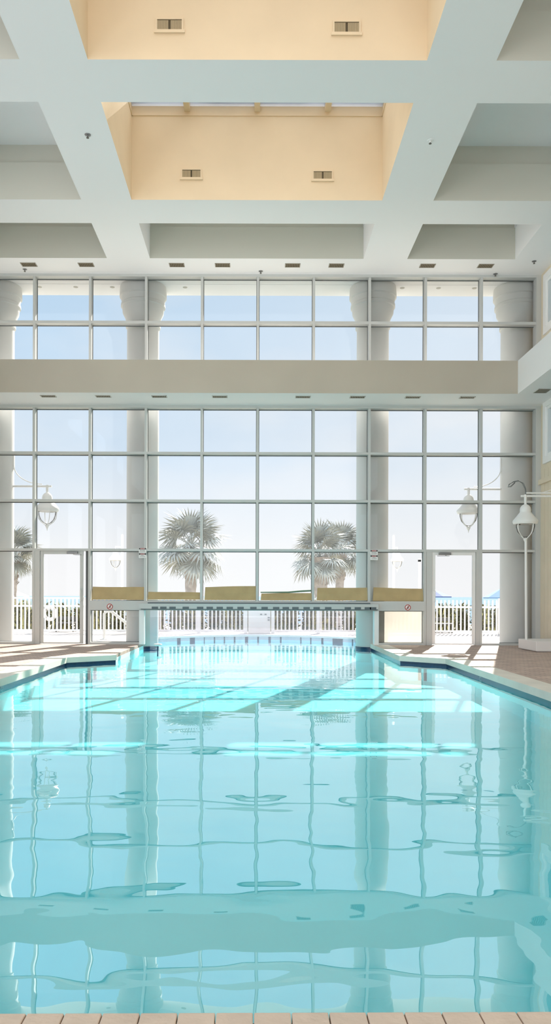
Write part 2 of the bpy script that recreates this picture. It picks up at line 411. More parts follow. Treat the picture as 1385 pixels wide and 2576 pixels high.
# right wall: siding with shallow vertical grooves, two window openings
wy0, wy1 = 12.6, 16.72
zA, zB = Z(838, 16.72), Z(693, 16.72)
zC, zD = Z(1163, 16.72), Z(1011, 16.72)
b = MB()
b.box(WX, 6.6, -5.4, wy0, -.1, 8.15)
b.box(WX, 6.6, wy1, D + .2, -.1, 8.15)
b.box(WX, 6.6, wy0, wy1, -.1, zC); b.box(WX, 6.6, wy0, wy1, zD, zA); b.box(WX, 6.6, wy0, wy1, zB, 8.15)
for yy in [D - .1 - .2 * k for k in range(0, 60)]:
    b.box(WX - .012, WX + .01, yy - .185, yy, 0, zC - .12) if yy < wy1 + .3 else b.box(WX - .012, WX + .01, yy - .185, yy, 0, 5.2)
struct(b.build('wall_right', M['wall']))
for idx, (z0, z1) in ((3, (zA, zB)), (4, (zC, zD))):
    w = thing('window_%d' % idx, (WX, (wy0 + wy1) / 2, z0), None, None, kind='structure')
    m_ = MB(); t = .12
    m_.box(WX - .05, WX + .1, wy1 - t, wy1 + .02, z0 + t, z1 - t); m_.box(WX - .05, WX + .1, wy0, wy0 + t, z0 + t, z1 - t)
    m_.box(WX - .05, WX + .1, wy0, wy1 + .02, z0 - .02, z0 + t); m_.box(WX - .05, WX + .1, wy0, wy1 + .02, z1 - t, z1 + .02)
    m_.build('window_frame', M['white'], w)
    m_ = MB(); m_.box(WX - .02, WX + .1, wy1 - t - .07, wy1 - t, z0 + t + .06, z1 - t - .06); m_.box(WX - .02, WX + .1, wy0 + t, wy1 - t, z0 + t, z0 + t + .06); m_.box(WX - .02, WX + .1, wy0 + t, wy1 - t, z1 - t - .06, z1 - t)
    m_.build('sash', M['white'], w)
    m_ = MB(); m_.box(WX + .06, WX + .08, wy0 + t, wy1 - t, z0 + t, z1 - t); m_.build('pane', M['sideglass'], w)
b = MB(); b.box(WX - .06, WX + .02, 10, D - .02, Z(1217, 16.9), Z(1205, 16.9)); struct(b.build('trim_8', M['wall']))
# bulkhead with return along the side walls
BZ0, BZ1, BY, BX = 5.23, 5.91, 15.95, 5.37
b = MB()
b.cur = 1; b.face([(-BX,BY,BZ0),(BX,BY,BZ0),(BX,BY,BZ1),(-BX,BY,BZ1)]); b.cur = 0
b.face([(-BX,BY,BZ0),(-BX,D+.2,BZ0),(BX,D+.2,BZ0),(BX,BY,BZ0)]); b.face([(-BX,BY,BZ1),(BX,BY,BZ1),(BX,D+.2,BZ1),(-BX,D+.2,BZ1)])
for sx in (-1, 1):
    xa, xb = sx * BX, sx * 6.35
    b.face([(xa,BY,BZ0),(xa,-5.2,BZ0),(xa,-5.2,BZ1),(xa,BY,BZ1)])
    b.face([(xa,D+.2,BZ0),(xb,D+.2,BZ0),(xb,-5.2,BZ0),(xa,-5.2,BZ0)]); b.face([(xa,D+.2,BZ1),(xb,D+.2,BZ1),(xb,-5.2,BZ1),(xa,-5.2,BZ1)])
b.face([(-6.35,D+.2,BZ0),(6.35,D+.2,BZ0),(6.35,D+.2,BZ1),(-6.35,D+.2,BZ1)])
b2 = MB(); b2.box(6.5, 6.75, D + .2, 18.95, -.05, 8.09); struct(b2.build('wall_outside', M['wall']))
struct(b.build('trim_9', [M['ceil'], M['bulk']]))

# ------------------------------------------------------------------ glass wall
MX = [-6.08 + 1.2235 * k for k in range(11)]
FY0, GY = D, D + .165
def zz(py): return Z(py)
HW = .026
def pane(w, x0, x1, z0, z1, m=None, name='pane'):
    m_ = MB(); m_.box(x0, x1, GY + .004, GY + .012, z0, z1); m_.build(name, m or M['glass'], w)
    g = MB(); t = .014
    g.box(x0, x1, GY - .012, GY + .003, z1 - t, z1); g.box(x0, x1, GY - .012, GY + .003, z0, z0 + t * .6)
    g.box(x0, x0 + t * .7, GY - .012, GY + .003, z0, z1); g.box(x1 - t * .7, x1, GY - .012, GY + .003, z0, z1)
    return g
def add_gasket(w, gs):
    G = MB()
    for g in gs: G.faces(g.v, g.f)
    G.build('gasket', M['gasket'], w)
# upper window
w = thing('window_1', (0, D, BZ1), None, None, kind='structure')
zt, zm, zb = zz(693), zz(811), BZ1
for x in MX:
    m_ = MB(); m_.box(x - HW, x + HW, FY0, GY + .03, zb, CZ); m_.build('mullion', M['frame'], w, bevel=.003)
m_ = MB(); m_.box(MX[0], MX[-1], FY0 + .002, GY + .03, zm - .03, zm + .03); m_.build('transom', M['frame'], w)
m_ = MB(); m_.box(MX[0] - .1, MX[-1] + .1, FY0 - .02, GY + .03, zz(697), CZ); m_.build('head', M['frame'], w)
for sx, x in ((-1, MX[0]), (1, MX[-1])):
    m_ = MB(); m_.box(x - .04, x + sx * .12 if sx > 0 else x + .04, FY0 - .03, GY + .03, zb, CZ) if sx > 0 else m_.box(x - .14, x + .04, FY0 - .03, GY + .03, zb, CZ)
    m_.build('jamb', M['frame'], w)
gs = []
for i in range(10):
    gs.append(pane(w, MX[i] + HW, MX[i+1] - HW, zm + .03, zz(697)))
    gs.append(pane(w, MX[i] + HW, MX[i+1] - HW, zb, zm - .03))
add_gasket(w, gs)
# lower window
w = thing('window_2', (0, D, 0), None, None, kind='structure')
zh = zz(1027); r1, r2, r3 = zz(1140), zz(1260), zz(1384)
sill = zz(1512); band0 = zz(1536)
for k, x in enumerate(MX):
    z0 = 0 if k in (0, 1, 2, 8, 9, 10) else sill - .05
    m_ = MB(); m_.box(x - HW, x + HW, FY0, GY + .03, z0, BZ0); m_.build('mullion', M['frame'], w, bevel=.003)
for z in (r1, r2, r3):
    m_ = MB(); m_.box(MX[0], MX[-1], FY0 + .002, GY + .03, z - .026, z + .026); m_.build('transom', M['frame'], w)
m_ = MB(); m_.box(MX[0] - .1, MX[-1] + .1, FY0 - .02, GY + .03, zh, BZ0); m_.build('head', M['frame'], w)
m_ = MB(); m_.box(MX[-1] - .045, MX[-1] + .12, FY0 - .03, GY + .03, 0, BZ0); m_.build('jamb', M['frame'], w)
m_ = MB(); m_.box(MX[0] - .14, MX[0] + .045, FY0 - .03, GY + .03, 0, BZ0); m_.build('jamb', M['frame'], w)
m_ = MB(); m_.box(MX[2], MX[8], FY0 - .01, GY + .03, band0, sill); m_.build('spandrel_panel', M['frame'], w)
m_ = MB()
for (a, c) in ((0, 1), (2, 3), (7, 8), (9, 10)):
    m_.box(MX[a] if a != 2 else MX[2], {1: MX[1], 3: X(352), 8: MX[8], 10: MX[10]}[c], FY0 - .01, GY + .03, 0, .045) if a != 7 else m_.box(X(952), MX[8], FY0 - .01, GY + .03, 0, .045)
m_.build('sill', M['frame'], w)
for px0, px1 in ((350, 363), (941, 952)):
    m_ = MB(); m_.box(X(px0), X(px1), FY0 - .02, GY + .03, -.4 if False else 0.0, band0); m_.build('opening_post', M['white'], w)
gs = []
for i in range(10):
    x0, x1 = MX[i] + HW, MX[i+1] - HW
    gs.append(pane(w, x0, x1, r1 + .026, zh)); gs.append(pane(w, x0, x1, r2 + .026, r1 - .026)); gs.append(pane(w, x0, x1, r3 + .026, r2 - .026))
    if i in (0, 9): gs.append(pane(w, x0, x1, .045, r3 - .026))
    if 2 <= i <= 7: gs.append(pane(w, x0, x1, sill, r3 - .026))
gs.append(pane(w, MX[2] + HW, X(350), .045, band0))
gs.append(pane(w, X(952), MX[8] - HW, .045, band0, M['frost'], 'frosted_pane'))
add_gasket(w, gs)
# tile-edged beam over the swim-through opening
b = MB(); b.box(X(350), X(950), D - .10, D + .02, zz(1532), zz(1519)); 
b.cur = 1; b.box(X(356), X(948), D - .105, D + .02, zz(1534), zz(1532)); b.box(X(372), X(930), D - .05, D + .01, zz(1519), zz(1516))
for a in (383, 404, 427, 460, 496, 520, 545, 570, 597, 629, 657, 686, 710, 734, 762, 787, 816, 865, 890, 915, 937 - 9):
    b.box(X(a), X(a + 16), D - .104, D - .09, zz(1532), zz(1526.5))
struct(b.build('trim_10', [M['frame'], mat('dark_slate_tile', (.06, .09, .10), .3)]))

# doors
def make_door(idx, k, lj, o0, o1, rj, cl, dark_gap):
    dr = thing('door_%d' % idx, (X((lj + rj) / 2), D, 0), None, None, kind='structure')
    xa, xb, zt = X(o0), X(o1), zz(1395)
    m_ = MB(); m_.box(X(lj), xa - .075, FY0 + .01, GY + .02, 0, r3 - .02); m_.build('jamb', M['frame'], dr)
    if dark_gap: m_ = MB(); m_.box(xb + .115, X(rj), FY0 + .09, GY + .02, 0, r3 - .02); m_.build('jamb', M['gasket'], dr)
    else: m_ = MB(); m_.box(xb + .078, X(rj), FY0 + .01, GY + .02, 0, r3 - .02); m_.build('jamb', M['frame'], dr)
    lf = MB()
    lf.box(xa - .07, xa, FY0 + .03, FY0 + .075, .012, zt + .07); lf.box(xb, xb + .07, FY0 + .03, FY0 + .075, .012, zt + .07)
    lf.box(xa, xb, FY0 + .03, FY0 + .075, zt, zt + .07); lf.box(xa, xb, FY0 + .035, FY0 + .07, .012, .04)
    leaf = lf.build('leaf_frame', M['white'] if not dark_gap else M['frame'], dr, bevel=.004)
    m_ = MB(); m_.box(xa, xb, FY0 + .048, FY0 + .056, .04, zt); m_.build('door_glass', M['doorglass'], dr)
    c = MB(); c.box(X(cl[0]), X(cl[1]), FY0 - .03, FY0 + .03, zz(1395), zz(1389)); cc = c.build('door_closer', M['grey'], dr, bevel=.006)
    a = MB(); a.tube([(X(cl[0]) + .14, FY0 - .01, zz(1396)), (X(cl[0]) + .2, FY0 - .12, zz(1397.5)), (X(cl[1]) + (.08 if dark_gap else -.3), FY0 + .0, zz(1397))], .006, 6)
    a.build('closer_arm', M['grey'], cc)
    h = MB(); hx = xb + .02 if dark_gap else xa - .02
    h.tube([(hx, FY0 + .03, .95), (hx, FY0 - .03, .95), (hx, FY0 - .03, 1.2), (hx, FY0 + .03, 1.2)], .012, 8); h.build('door_handle', M['white'], dr)
    return dr
make_door(1, 1, 85.5, 108, 200, 223, (168, 195), True)
make_door(2, 8, 1072, 1095, 1188, 1208, (1103, 1133), False)

# clear vinyl curtain in the swim-through
t = thing('vinyl_curtain', (X(636), D + .03, .75), 'clear hazy vinyl curtain hanging across the swim-through opening down to the water', 'curtain')
m_ = MB(); m_.box(X(377), X(894), D + .03, D + .034, WZ + .01, zz(1535)); m_.build('sheet', M['vinyl'], t)
m_ = MB(); m_.box(X(377), X(894), D + .025, D + .04, zz(1536), zz(1533)); m_.build('hanging_rail', M['frame'], t)

# tan canvas panels along the sill
tp = [(231, 362, 1477, 1478, 1510), (371, 505, 1489, 1491, 1509), (514, 646, 1477, 1474, 1510), (655, 788, 1493, 1491, 1510), (796, 929, 1479, 1477, 1510), (937, 1069, 1477, 1480, 1511)]
tl = ['tall tan canvas panel in the pane above the left no-diving disc', 'short tan canvas panel under the single full palm', 'tall tan canvas panel in the pane right of the single palm',
      'short tan canvas panel topped by a green hem', 'tall tan canvas panel under the pair of palms', 'tall tan canvas panel in the pane above the right no-diving disc']
for i, (x0, x1, ta, tb, bt) in enumerate(tp):
    dd = D + .06
    t = thing('canvas_panel', (X((x0 + x1) / 2, dd), dd, Z(bt, dd)), tl[i], 'canvas panel', 'tan canvas panels along the window sill')
    m_ = MB(); ns = 12; vs = []; y1 = dd + .07
    for s in range(ns + 1):
        u = s / ns; ta_ = ta + (tb - ta) * u + .5 * math.sin(u * 5 + i)
        xb_, xt_ = X(x0 + (x1 - x0) * u, dd), X(x0 + 2 + (x1 - x0 - 2) * u, y1)
        zb_, zt_ = Z(bt, dd), Z(ta_, y1)
        vs += [(xb_, dd, zb_), (xb_ * .5 + xt_ * .5, dd + .02, (zb_ + zt_) / 2 - .0), (xt_, y1, zt_), (xt_, y1 + .01, zt_), (xb_, dd + .012, zb_)]
    fs = []
    for s in range(ns):
        for k in range(5): fs.append((s*5+k, (s+1)*5+k, (s+1)*5+(k+1) % 5, s*5+(k+1) % 5))
    fs += [(4,3,2,1,0), tuple(ns*5+k for k in range(5))]
    m_.faces(vs, fs); m_.build('canvas', M['tan'], t)
    if i == 3:
        m_ = MB(); m_.tube([(X(655, y1), y1 + .012, Z(1490, y1)), (X(725, y1), y1 + .012, Z(1489.5, y1)), (X(760, y1), y1 + .012, Z(1486.5, y1)), (X(788, y1), y1 + .012, Z(1485, y1))], [.013, .02, .022, .02], 8)
        h = m_.build('hem', M['green'], t); h['label'] = 'green hem'

# signs
def danger_sign(px, py, where):
    dd = D - .012; x, z0, z1 = X(px, dd), Z(py + 25.5, dd), Z(py, dd)
    t = thing('danger_sign', (x, dd, z0), 'small double danger sign on the mullion %s' % where, 'sign')
    hw = .082; hh = (z1 - z0)
    for k in range(2):
        a = z1 - hh * (.0 if k == 0 else .52); c = a - hh * .48
        m_ = MB(); m_.box(x - hw, x + hw, dd, dd + .008, c, a); p = m_.build('sign_plate', M['signwhite'], t)
        m_ = MB(); m_.box(x - hw + .004, x + hw - .004, dd - .002, dd + .002, a - .036, a - .004); m_.build('banner', M['black'], p)
        m_ = MB(); m_.box(x - hw + .034, x + hw - .034, dd - .003, dd + .002, a - .033, a - .007); m_.build('banner_oval', M['red'], p)
        lettering('DANGER', .026, (x, dd - .0045, a - .020), M['signwhite'], p)
        l1, l2 = (('DO NOT', 'TO SWIM'), ('NOT', 'TO SWIM'))[k]
        lettering(l1, .027, (x, dd - .002, a - .052), M['black'], p); lettering(l2, .027, (x, dd - .002, a - .078), M['black'], p)
danger_sign(358, 1379, 'left of the single full palm')
danger_sign(940, 1382.5, 'beside the right lit column')
def no_dive(px, where):
    dd = D - .022; x, z = X(px, dd), Z(1527, dd); r = .065
    t = thing('no_diving_sign', (x, dd, z - r), 'round red and white no-diving disc on the sill panel %s' % where, 'sign')
    def disc(r0, r1, y0, y1):
        m_ = MB(); N = 32
        vs = []
        for k in range(N):
            a = 2*PI*k/N; c, s_ = math.cos(a), math.sin(a)
            vs += [(x+r0*c, y0, z+r0*s_), (x+r1*c, y0, z+r1*s_), (x+r1*c, y1, z+r1*s_), (x+r0*c, y1, z+r0*s_)]
        fs = []
        for k in range(N):
            j = (k+1) % N
            for q in range(4): fs.append((k*4+q, j*4+q, j*4+(q+1) % 4, k*4+(q+1) % 4))
        m_.faces(vs, fs); return m_
    disc(.0005, r, dd, dd + .01).build('disc', M['signwhite'], t)
    disc(r * .76, r * .99, dd - .003, dd + .002).build('ring', M['red'], t)
    m_ = MB(); a = PI/4
    for q in (1,):
        dx, dz = math.cos(a), math.sin(a); nx, nz = -dz * .006, dx * .006; R = r * .8
        m_.faces([(x-dx*R-nx,dd-.003,z-dz*R-nz),(x+dx*R-nx,dd-.003,z+dz*R-nz),(x+dx*R+nx,dd-.003,z+dz*R+nz),(x-dx*R+nx,dd-.003,z-dz*R+nz)], [(0,1,2,3)])
    m_.build('slash', M['red'], t)
    m_ = MB(); m_.faces([(x-.012,dd-.002,z-.03),(x+.02,dd-.002,z-.022),(x+.014,dd-.002,z+.038),(x+.002,dd-.002,z+.03),(x-.012,dd-.002,z-.005)], [(0,1,2,3,4)])
    m_.build('diver_symbol', M['black'], t)
no_dive(276, 'near the left door'); no_dive(1025, 'near the right door')

# ------------------------------------------------------------------ vents and ceiling fittings
def flat_vent(px, py, zc, wpx, dep, label, group, m, rot=False, white=False):
    d = (zc - H) * F / (CY - py); x = X(px, d); hw = wpx * d / F / 2; hd = dep / 2
    if rot: hw, hd = .13, .16
    t = thing('air_vent', (x, d, zc), label, 'vent', group)
    m_ = MB(); f = .012
    m_.box(x-hw, x+hw, d-hd, d-hd+f, zc-.008, zc+.001); m_.box(x-hw, x+hw, d+hd-f, d+hd, zc-.008, zc+.001); m_.box(x-hw, x-hw+f, d-hd, d+hd, zc-.008, zc+.001); m_.box(x+hw-f, x+hw, d-hd, d+hd, zc-.008, zc+.001)
    m_.build('vent_frame', m, t)
    m_ = MB(); m_.box(x-hw+f, x+hw-f, d-hd+f, d+hd-f, zc-.002, zc+.0); m_.build('backing', M['ventback'], t)
    m_ = MB()
    for k in range(9):
        xx = x - hw + (k + .5) * 2 * hw / 9
        m_.box(xx-.0025, xx+.0025, d-hd+f, d+hd-f, zc-.007, zc-.002)
    m_.build('louvre', m, t)
for i, px in enumerate((70, 214, 442, 557, 733, 843, 1072, 1218)):
    flat_vent(px, 667, CZ, 38, .19, '%s air vent from the left in the ceiling strip above the upper windows' % ORD[i].capitalize(), 'ceiling vents above the upper windows', M['ventdark'])
for i, px in enumerate((120, 258, 399, 551, 760, 897, 1036, 1173)):
    flat_vent(px, 998, BZ0, 38, .16, '%s air vent from the left under the front bulkhead over the lower windows' % ORD[i].capitalize(), 'vents under the bulkhead', M['ventgrey'])
flat_vent(1362, 981, BZ0, 30, .3, 'air vent under the side bulkhead beside the right wall', 'vents under the bulkhead', M['ventgrey'], rot=True)
def wall_vent(px, py, d, wpx, hpx, label):
    x, z = X(px, d), Z(py, d); hw, hh = wpx*d/F/2, hpx*d/F/2; y = d - .002
    t = thing('wall_vent', (x, y, z), label, 'vent', 'vents in the cream ceiling wells')
    m_ = MB(); f = .022
    m_.box(x-hw-f, x+hw+f, y-.015, y, z+hh, z+hh+f); m_.box(x-hw-f, x-hw, y-.015, y, z-hh, z+hh); m_.box(x+hw, x+hw+f, y-.015, y, z-hh, z+hh); m_.box(x-hw-.04, x+hw+.04, y-.02, y, z-hh-.04, z-hh)
    m_.build('vent_frame', M['well'], t)
    m_ = MB(); m_.box(x-hw, x+hw, y-.003, y, z-hh, z+hh); m_.build('backing', M['ventback'], t)
    m_ = MB(); N = 22
    for k in range(N):
        if k in (10, 11): continue
        xx = x - hw + (k + .5) * 2 * hw / N; m_.box(xx-hw/N*.72, xx+hw/N*.72, y-.012, y-.004, z-hh, z+hh-.012)
    m_.build('louvre', M['ventslat'], t)
wall_vent(422, 64, 10.2, 62, 26, 'left air vent on the nearest cream ceiling well')
wall_vent(867, 69, 10.2, 62, 26, 'right air vent on the nearest cream ceiling well')
wall_vent(478, 438, 13.81, 46, 19, 'left air vent in the cream well below the skylight')
wall_vent(808, 441, 13.81, 46, 19, 'right air vent in the cream well below the skylight')
def sprinkler(px, py, label, m):
    d = (CZ - H) * F / (CY - py); x = X(px, d)
    t = thing('sprinkler', (x, d, CZ), label, 'sprinkler')
    m_ = MB(); m_.lathe([(.012,-.035),(.014,-.012),(.045,-.008),(.05,.006)], (x, d, CZ), 16); m_.build('escutcheon', m, t, smooth=True)
    m_ = MB(); m_.lathe([(.022,-.052),(.022,-.047),(.006,-.045),(.006,-.03)], (x, d, CZ), 12); m_.build('deflector', M['dark'], t)
sprinkler(217, 340, 'dark round sprinkler head on the ceiling beam left of the skylight', M['grey'])
sprinkler(1078, 352, 'white round sprinkler head on the ceiling beam right of the skylight', M['white'])
sprinkler(60, 679, 'small sprinkler in the ceiling strip near the leftmost upper panes', M['grey'])
sprinkler(653, 682, 'small sprinkler in the ceiling strip over the middle upper panes', M['grey'])
sprinkler(1243, 687, 'small sprinkler in the ceiling strip over the last upper pane before the right wall', M['grey'])
sprinkler(1340, 655, 'small sprinkler at the ceiling edge by the right wall', M['grey'])
for i, (px, py) in enumerate(((97,720),(188,720),(280,722),(463,724),(1009,727),(1100,728),(1190,728))):
    d = 17.72; x = X(px, d)
    m_ = MB(); m_.lathe([(.03,-.006),(.05,-.004),(.055,0)], (x, d, CZ - .002), 14)
    tag(m_.build('recessed_downlight', M['ventgrey'], origin=(x, d, CZ - .002)), '%s tiny recessed downlight from the left in the roof soffit outside the upper windows' % ORD[i].capitalize(), 'ceiling light', 'recessed lights in the outside soffit')

# ------------------------------------------------------------------ columns outside
def column(x, label):
    y = 17.76; r = .363
    t = thing('column', (x, y, 0), label, 'column', 'round white columns outside the glass wall', 'thing')
    m_ = MB(); m_.lathe([(r,WZ-.9),(r,.0),(r,7.15)], (x,y,0), 40); m_.build('shaft', M['column'], t, smooth=True)
    m_ = MB(); m_.lathe([(r,7.15),(r+.03,7.17),(r+.03,7.22),(r+.01,7.24),(r+.04,7.38),(r+.10,7.50),(r+.11,7.62),(r+.14,7.64),(r+.14,7.70),(r+.12,7.72),(r+.14,7.84),(r+.17,7.86),(r+.17,7.93),(r+.16,8.098)], (x,y,0), 40); m_.build('capital', M['column'], t, smooth=True)
    m_ = MB(); m_.lathe([(r+.012,-.22),(r+.012,-.075)], (x,y,0), 40); m_.build('waterline_tile', M['navy'], t, smooth=True)
    return t
column(X(-7, 17.76), 'white round column at the left edge, beyond the glass beside the left door')
column(X(358, 17.76), 'white round column at the left end of the swim-through opening')
column(X(935, 17.76), 'white round column at the right end of the swim-through opening')
column(X(1298, 17.76), 'white round column beyond the glass behind the white lamp post')

# ------------------------------------------------------------------ lanterns
def lantern_parts(t, x, y, z, k=1.0, globe=True):
    def p(prof): return [(r*k, q*k) for r, q in prof]
    m_ = MB(); m_.lathe(p([(.245,-.05),(.262,-.02),(.268,0),(.262,.03),(.225,.075),(.165,.15),(.125,.20),(.115,.215),(.118,.26),(.108,.31),(.085,.345),(.05,.375),(.028,.385),(.024,.47)]), (x,y,z), 28)
    m_.build('lantern_hood', M['lantern'], t, smooth=True)
    m_ = MB(); m_.lathe(p([(.02,-.345),(.10,-.30),(.165,-.22),(.195,-.12),(.20,-.05)]), (x,y,z), 24); m_.build('globe', M['globe'], t, smooth=True)
    for q in range(4):
        a = q * PI/2 + .5; c, s = math.cos(a), math.sin(a)
        pts = [(x+c*r*k, y+s*r*k, z+h*k) for r, h in ((.215,-.04),(.218,-.12),(.195,-.21),(.14,-.285),(.06,-.345),(.03,-.37))]
        m_ = MB(); m_.tube(pts, .0095*k, 8); m_.build('cage_rib', M['lantern'], t, smooth=True)
    m_ = MB(); m_.lathe(p([(.004,-.49),(.014,-.44),(.035,-.40),(.045,-.375),(.03,-.345),(.012,-.34)]), (x,y,z), 14); m_.build('finial', M['lantern'], t, smooth=True)
def bracket(t, x, y, z, xw, k=1.0):
    s = 1 if xw > x else -1
    m_ = MB(); m_.tube([(x - s*.10*k, y, z), (x, y, z), (xw, y, z)], .024*k, 10)
    m_.tube([(x, y, z + .03), (x, y, z - .12*k)], .03*k, 10); m_.build('bracket_arm', M['lantern'], t, smooth=True)
    m_ = MB(); pts = []
    for q in range(13):
        a = q / 12; u = x + s*.12 + (xw - x - s*.16) * math.sin(a*PI/2); v = z + .05 + .42*k*(1 - math.cos(a*PI/2))
        pts.append((u, y, v))
    pts.append((xw - s*.04, y, z + .62*k)); m_.tube(pts, .011*k, 8); m_.build('bracket_scroll', M['lantern'], t, smooth=True)
    m_ = MB(); m_.box(xw - s*.05, xw + s*.02, y-.03, y+.03, z + .38*k, z + .7*k); m_.build('mounting_plate', M['lantern'], t)
dd = 17.74
for px, pc, lab in ((118, 33, 'white hanging lantern on a bracket from the leftmost column, above the left door'), (1177, 1259, 'white hanging lantern on a bracket from the right column, above the right door')):
    x, z = X(px, dd), Z(1283 if px < 600 else 1285, dd)
    t = thing('bracket_lantern', (X(pc, dd), dd, z), lab, 'lantern')
    lantern_parts(t, x, dd, z, 1.0); bracket(t, x, dd, Z(1225 if px < 600 else 1229, dd), X(pc + (-3 if px < 600 else 3), dd))
# lamp post indoors by the right wall
dd = 15.55; x = X(1320, dd); z = Z(1311, dd)
pl_z = .21
m_ = MB(); m_.box(5.385, 6.19, 14.92, 15.92, .02, pl_z); m_.box(5.43, 6.15, 14.97, 15.87, 0, .02)
tag(m_.build('plinth', M['plinth'], origin=(5.79, 15.42, 0), bevel=.008), 'low white box plinth on the paver deck against the right wall', 'plinth')
t = thing('lamp_post', (X(1323, dd), dd, pl_z), 'white indoor lamp post with bell lantern standing on the white plinth', 'lamp')
lantern_parts(t, x, dd, z, .92)
m_ = MB(); m_.tube([(X(1323, dd), dd, pl_z), (x + .01, dd, z - .36)], .025, 12); m_.build('pole', M['lantern'], t, smooth=True)
bracket(t, x, dd, Z(1246, dd), WX - .02, .9)
m_ = MB(); m_.tube([(x, dd - .05, Z(1239, dd)), (6.18, dd - .05, Z(1239, dd))], .016, 8); m_.build('upper_arm', M['lantern'], t, smooth=True)
m_ = MB()
for o in (0, 6):
    pts = [(X(a, dd), dd - .02, Z(c, dd)) for a, c in ((1320 + o*.3, 1243), (1318 + o*.3, 1228), (1311 + o*.5, 1214), (1300 + o*.4, 1207 + o*.3), (1289, 1210 + o*.2), (1279 - o*.3, 1217), (1275 + o*.2, 1224), (1283, 1223 - o*.4), (1293, 1213 - o*.3))]
    m_.tube(pts, .006, 6)
m_.build('loose_cable', M['cable'], t, smooth=True)
# white board edge on the right wall
m_ = MB(); m_.box(WX - .03, WX, 14.9, 16.28, Z(1572, 16.28), Z(1443, 16.28)); tag(m_.build('wall_board', M['white'], origin=(WX, 15.6, .45), bevel=.004), 'white board on the tan right wall, only its edge showing above the plinth', 'board')

# white perch on a thin post at the pool edge
x, y = X(397, 16.75), 16.75
t = thing('pool_post', (x, y, PB), 'small white round cap on a thin post in the water by the left column', 'post')
m_ = MB(); m_.tube([(x, y, PB), (x, y, .0)], .014, 8); m_.build('post', M['navy'], t)
m_ = MB(); m_.lathe([(.05,-.02),(.09,-.005),(.095,.012),(.08,.03),(.02,.036)], (x, y, 0), 20); m_.build('cap', M['white'], t, smooth=True)

# ------------------------------------------------------------------ outside: fence, rails, life ring
FD = 22.2
def fence(px0, px1, label, top_rail, posts, ztop, skip=None):
    x0, x1 = X(px0, FD), X(px1, FD)
    t = thing('fence', ((x0+x1)/2, FD, 0), label, 'fence', 'white picket fence around the terrace')
    m_ = MB(); k = 0; x = x0 + .04
    while x < x1 - .02:
        if not (skip and skip[0] < x < skip[1]):
            m_.box(x - .021, x + .021, FD - .012, FD + .012, .05, ztop)
            m_.face([(x-.021,FD-.012,ztop),(x+.021,FD-.012,ztop),(x,FD,ztop+.02)])
        x += .1135
    m_.build('picket_panel', M['fence'], t)
    for z in ((Z(1526, FD), .075) if not top_rail else (Z(1526, FD), .075, ztop)):
        m_ = MB(); m_.box(x0, x1, FD - .022, FD + .022, z - .024, z + .024); m_.build('rail', M['fence'], t, bevel=.004)
    for p in posts:
        m_ = MB(); xx = X(p, FD); m_.box(xx - .05, xx + .05, FD - .05, FD + .05, 0, ztop + .06); m_.build('fence_post', M['fence'], t, bevel=.006)
fence(-60, 345, 'white picket fence with a top rail seen through the left door', True, (30, 206, 342), Z(1506, FD))
fence(350, 620, 'white picket fence section behind the left half of the outdoor pool end', True, (395, 500, 618), Z(1506, FD))
fence(684, 940, 'white picket fence section behind the right half of the outdoor pool end', True, (686, 800, 938), Z(1506, FD))
fence(945, 1420, 'white picket fence with bare picket tips seen through the right door', False, (948, 1085, 1257), Z(1509, FD))
# board gate in the middle of the fence
t = thing('gate', (X(652, FD), FD, 0), 'pale boarded gate with dark latch in the middle of the fence behind the pool', 'gate')
m_ = MB(); m_.box(X(624, FD), X(680, FD), FD - .02, FD + .02, 0, Z(1510, FD)); m_.build('gate_board', M['fence'], t, bevel=.004)
m_ = MB(); m_.box(X(648, FD), X(650, FD), FD - .03, FD - .015, .06, Z(1510, FD)); m_.build('batten', M['fence'], t)
for px, py in ((654, 1544), (665, 1544), (673, 1552), (673, 1558)):
    m_ = MB(); m_.box(X(px, FD), X(px + 5, FD), FD - .035, FD - .018, Z(py + 3, FD), Z(py, FD)); m_.build('hinge', M['grey'], t)
# life ring on the fence
x, y, z = X(125, FD + .06), FD + .075, Z(1545, FD)
m_ = MB(); N = 36; vs = []
pts = [(x + .155*math.cos(2*PI*k/N), y, z + .17*math.sin(2*PI*k/N)) for k in range(N + 1)]
m_.tube(pts, .05, 12)
t = thing('life_ring', (x, y, z - .2), 'white life ring hung on the fence outside the left door', 'life ring')
m_.build('ring', M['fence'], t, smooth=True)
for a in (.8, 2.35, 3.9, 5.5):
    m_ = MB(); m_.tube([(x + .155*math.cos(a+e), y, z + .17*math.sin(a+e)) for e in (-.12, 0, .12)], .053, 12); m_.build('strap', M['ventgrey'], t, smooth=True)
# handrail outside the left lower pane
hd = 18.9
t = thing('handrail', (X(300, hd), hd, 0), 'white sloping handrail outside the low pane under the left no-diving disc', 'handrail')
m_ = MB(); m_.tube([(X(262, hd), hd, 0), (X(262, hd), hd, Z(1545, hd)), (X(268, hd), hd, Z(1539, hd)), (X(280, hd), hd, Z(1539, hd)), (X(322, hd), hd, Z(1572, hd)), (X(346, hd), hd, Z(1588, hd)), (X(346, hd), hd, 0)], .035, 12); m_.build('rail', M['white'], t, smooth=True)
m_ = MB(); m_.lathe([(.09,0),(.09,.012),(.03,.02)], (X(262, hd), hd, 0), 16); m_.build('base_flange', M['white'], t)
